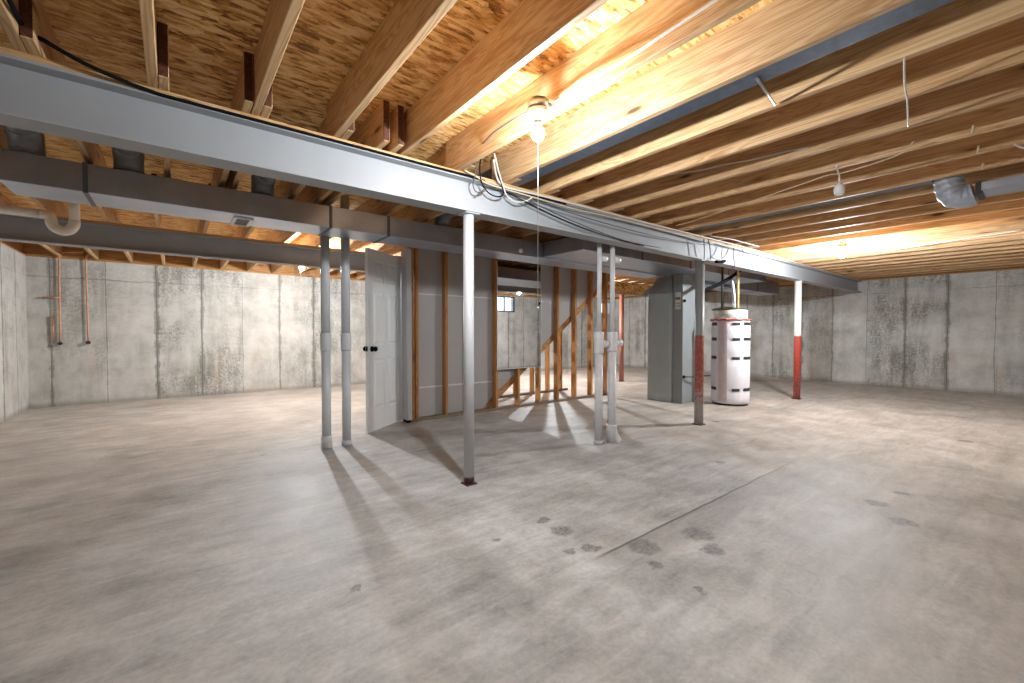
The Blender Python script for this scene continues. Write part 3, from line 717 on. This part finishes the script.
# tangle of loops at the nearest post
wire([(1.70, 2.50, 2.34), (1.71, 2.53, 2.25), (1.74, 2.545, 2.17), (1.80, 2.545, 2.115), (1.88, 2.545, 2.105), (1.93, 2.545, 2.14), (1.90, 2.535, 2.21), (1.84, 2.52, 2.29), (1.80, 2.50, 2.36)], .005, 'black_plastic', 'dark looped cable hanging over the beam just right of the nearest post')
wire([(1.66, 2.50, 2.30), (1.68, 2.54, 2.22), (1.665, 2.548, 2.15), (1.69, 2.548, 2.105), (1.75, 2.547, 2.115), (1.78, 2.546, 2.15), (1.74, 2.546, 2.12), (1.70, 2.546, 2.085)], .004, 'cable_grey', 'thin wire tangle on the beam directly above the nearest post')
wire([(1.80, 2.48, 2.38), (1.86, 2.51, 2.28), (1.92, 2.535, 2.19), (1.97, 2.545, 2.125), (2.06, 2.548, 2.10), (2.16, 2.55, 2.13), (2.22, 2.552, 2.17)], .0055, 'cable_white', 'white looped cable hanging under the beam edge below the nearest bulb')
wire([(1.515, 1.643, 2.262), (1.514, 1.527, 2.262), (1.513, 1.452, 2.272), (1.513, 1.28, 2.268), (1.513, 1.12, 2.263), (1.513, .923, 2.272), (1.513, .6, 2.285), (1.513, .1, 2.29)], .0065, 'cable_white', 'white cable stapled to the bulb joist, running from the nearest bulb')
wire([(1.44, 1.66, 2.25), (1.475, 1.665, 2.285), (1.508, 1.70, 2.30), (1.512, 2.1, 2.30), (1.6, 2.42, 2.30)], .005, 'cable_grey', 'grey wire from the nearest bulb box back to the beam')
wire([(2.36, .398, 2.231), (2.5, .42, 2.226), (2.61, .436, 2.223), (2.78, .455, 2.226), (2.95, .48, 2.225), (3.15, .51, 2.231)], .004, 'cable_white', 'white cable crossing under three joists at the upper right')
wire([(3.165, 2.026, 2.40), (3.163, 1.685, 2.345), (3.163, 1.533, 2.335), (3.163, 1.325, 2.31), (3.163, 1.138, 2.298), (3.163, .979, 2.277)], .006, 'cable_white', 'white cable drooping along the side of a joist, upper right of the beam')
wire([(4.12, 2.45, 2.222), (4.09, 2.287, 2.22), (3.861, 1.661, 2.215), (3.643, 1.18, 2.20), (3.60, 1.008, 2.208), (3.65, .92, 2.215), (3.62, .721, 2.221), (3.546, .586, 2.225), (3.43, .53, 2.232)], .0045, 'cable_beige', 'slack beige wire slanting under the joists right of the nearest bulb')
wire([(3.98, .165, 2.24), (3.95, .13, 2.20), (3.93, .09, 2.19), (3.9, .04, 2.2)], .0055, 'cable_white', 'short bent white cable end at the right picture edge')
for i, (x, y) in enumerate(((3.43, .29), (3.83, .30), (4.24, .31))):
    wire([(x, y, 2.238), (x + .005, y + .002, 2.215), (x + .004, y + .004, 2.195)], .006, 'cable_beige', ['nearest', 'middle', 'farthest'][i] + ' of three cable stubs poking below joists at the right edge', 'cable_stub', 'cable', 3, group='cable stubs below the joists')
t = thing('pull_cord_socket', 'white socket dangling on a short cord under the joists, upper right', 'socket', (3.70, .955, 2.08))
MB().tube(smooth([(3.53, .93, 2.235), (3.62, .945, 2.225), (3.695, .955, 2.205), (3.70, .955, 2.155)], 5), .006, 8).build('cord', 'cord_white', t)
MB().lathe((3.70, .955, 2.08), [(.020, 0), (.030, .008), (.034, .03), (.032, .055), (.020, .078)], 18).build('socket_body', 'porcelain', t)
# wires round the head of the grey/red post
wire([(4.86, 2.545, 2.20), (4.87, 2.545, 2.12), (4.885, 2.55, 2.03), (4.89, 2.556, 1.97)], .006, 'cable_grey', 'dark wire on the beam just left of the red-footed grey post head')
wire([(4.96, 2.545, 2.21), (5.0, 2.545, 2.12), (5.03, 2.55, 2.02), (5.05, 2.556, 1.975)], .006, 'cable_grey', 'dark wire on the beam just right of the red-footed grey post head')
wire([(5.05, 2.548, 2.01), (5.15, 2.545, 1.995), (5.3, 2.545, 2.02), (5.42, 2.547, 2.09), (5.48, 2.55, 2.17)], .005, 'cable_grey', 'grey wire loop on the beam left of the heater pipes')
MBt = wire([(5.10, 2.52, 1.955), (5.22, 2.50, 1.965), (5.32, 2.52, 1.985)], .018, 'black_plastic', 'black clamp at the beam edge right of the grey post', 'cable_clamp', 'clamp', 4)
wire([(5.62, 2.55, 2.19), (5.60, 2.547, 2.10), (5.63, 2.547, 2.03), (5.66, 2.556, 1.96), (5.68, 2.60, 1.94)], .006, 'cable_grey', 'dark wire over the beam above the water heater gas pipe')
wire([(5.85, 2.552, 2.20), (6.0, 2.547, 2.08), (6.2, 2.547, 2.02), (6.38, 2.55, 2.06), (6.5, 2.552, 2.13)], .005, 'cable_grey', 'thin grey wire loop on the beam above the water heater')
wire([(5.9, 2.50, 2.232), (6.0, 2.40, 2.225), (5.6, 2.40, 2.224), (5.25, 2.42, 2.228), (4.9, 2.49, 2.23)], .006, 'cable_white', 'white cable arching out from the beam top right of the grey post')
wire([(7.3, .2, 2.231), (7.45, .9, 2.222), (7.62, 1.5, 2.224), (7.5, 2.2, 2.23), (7.2, 2.54, 2.215)], .007, 'cable_white', 'white cable under the distant joists near the far right bulb')
# white drain trap at the left
t = thing('drain_trap', 'cream plastic drain trap hanging below the trunk duct at the left', 'pipe', (-.72, 5.2, 1.94))
MB().tube([(-1.64, 5.2, 2.095), (-.84, 5.2, 2.088)], .036, 20).build('horizontal_pipe', 'pvc_cream', t)
MB().tube(smooth([(-.85, 5.2, 2.088), (-.81, 5.2, 2.084), (-.79, 5.2, 2.06), (-.785, 5.2, 2.02), (-.765, 5.2, 1.985), (-.72, 5.2, 1.965), (-.68, 5.2, 1.98), (-.655, 5.2, 2.02), (-.65, 5.2, 2.06)], 5), .038, 20).build('trap_bend', 'pvc_cream', t)
MB().tube([(-.65, 5.2, 2.055), (-.65, 5.2, 2.34)], .036, 20).build('riser', 'pvc_cream', t)
# copper lines on the back wall
t = thing('copper_pipe', 'left copper pipe on the back wall with a shut-off branch', 'pipe', (-1.33, 9.2, .93))
MB().tube(smooth([(-1.326, 9.19, .935), (-1.325, 9.19, 1.5), (-1.318, 9.19, 2.15), (-1.315, 9.17, 2.26), (-1.24, 9.10, 2.30), (-1.05, 9.05, 2.31)], 6), .012, 10).build('riser', 'copper', t)
MB().tube([(-1.40, 9.195, .96), (-1.40, 9.195, 1.35)], .010, 10).build('stub', 'copper', t)
MB().tube([(-1.50, 9.19, 1.62), (-1.326, 9.19, 1.63)], .014, 10).build('branch', 'copper', t)
MB().tube([(-1.326, 9.20, .945), (-1.326, 9.15, .945)], .025, 12).build('fitting', 'dark_iron', t)
t = thing('copper_pipe', 'right copper pipe on the back wall, plain and straight', 'pipe', (-1.03, 9.2, .95))
MB().tube(smooth([(-1.026, 9.19, .96), (-1.03, 9.19, 1.5), (-1.034, 9.19, 2.12), (-1.03, 9.17, 2.25), (-.99, 9.08, 2.30)], 6), .011, 10).build('riser', 'copper', t)
MB().tube([(-1.026, 9.20, .955), (-1.026, 9.15, .955)], .028, 12).build('fitting', 'dark_iron', t)

# ---------------------------------------------------------------- world, camera, view
w = bpy.data.worlds.new('World'); sc.world = w; w.use_nodes = True
bg = w.node_tree.nodes.get('Background'); bg.inputs[0].default_value = (.72, .82, 1.0, 1); bg.inputs[1].default_value = 2.2
cam = bpy.data.cameras.new('Camera'); co = bpy.data.objects.new('Camera', cam); C.objects.link(co)
cam.sensor_width = 36; cam.sensor_fit = 'HORIZONTAL'; cam.lens = 36 * 428.17 / 1024; cam.clip_start = .02
co.location = (0, 0, 1.11); co.rotation_euler = (math.radians(90 - 1.216), 0, math.radians(51.673 - 90))
sc.camera = co
sc.view_settings.view_transform = 'Standard'; sc.view_settings.look = 'None'
sc.view_settings.exposure = 0.95; sc.view_settings.gamma = 1; sc.view_settings.use_curve_mapping = False
cy = sc.cycles
cy.max_bounces = 10; cy.diffuse_bounces = 7; cy.glossy_bounces = 4; cy.transparent_max_bounces = 8
cy.use_denoising = True; cy.sample_clamp_indirect = 12; cy.caustics_reflective = False; cy.caustics_refractive = False
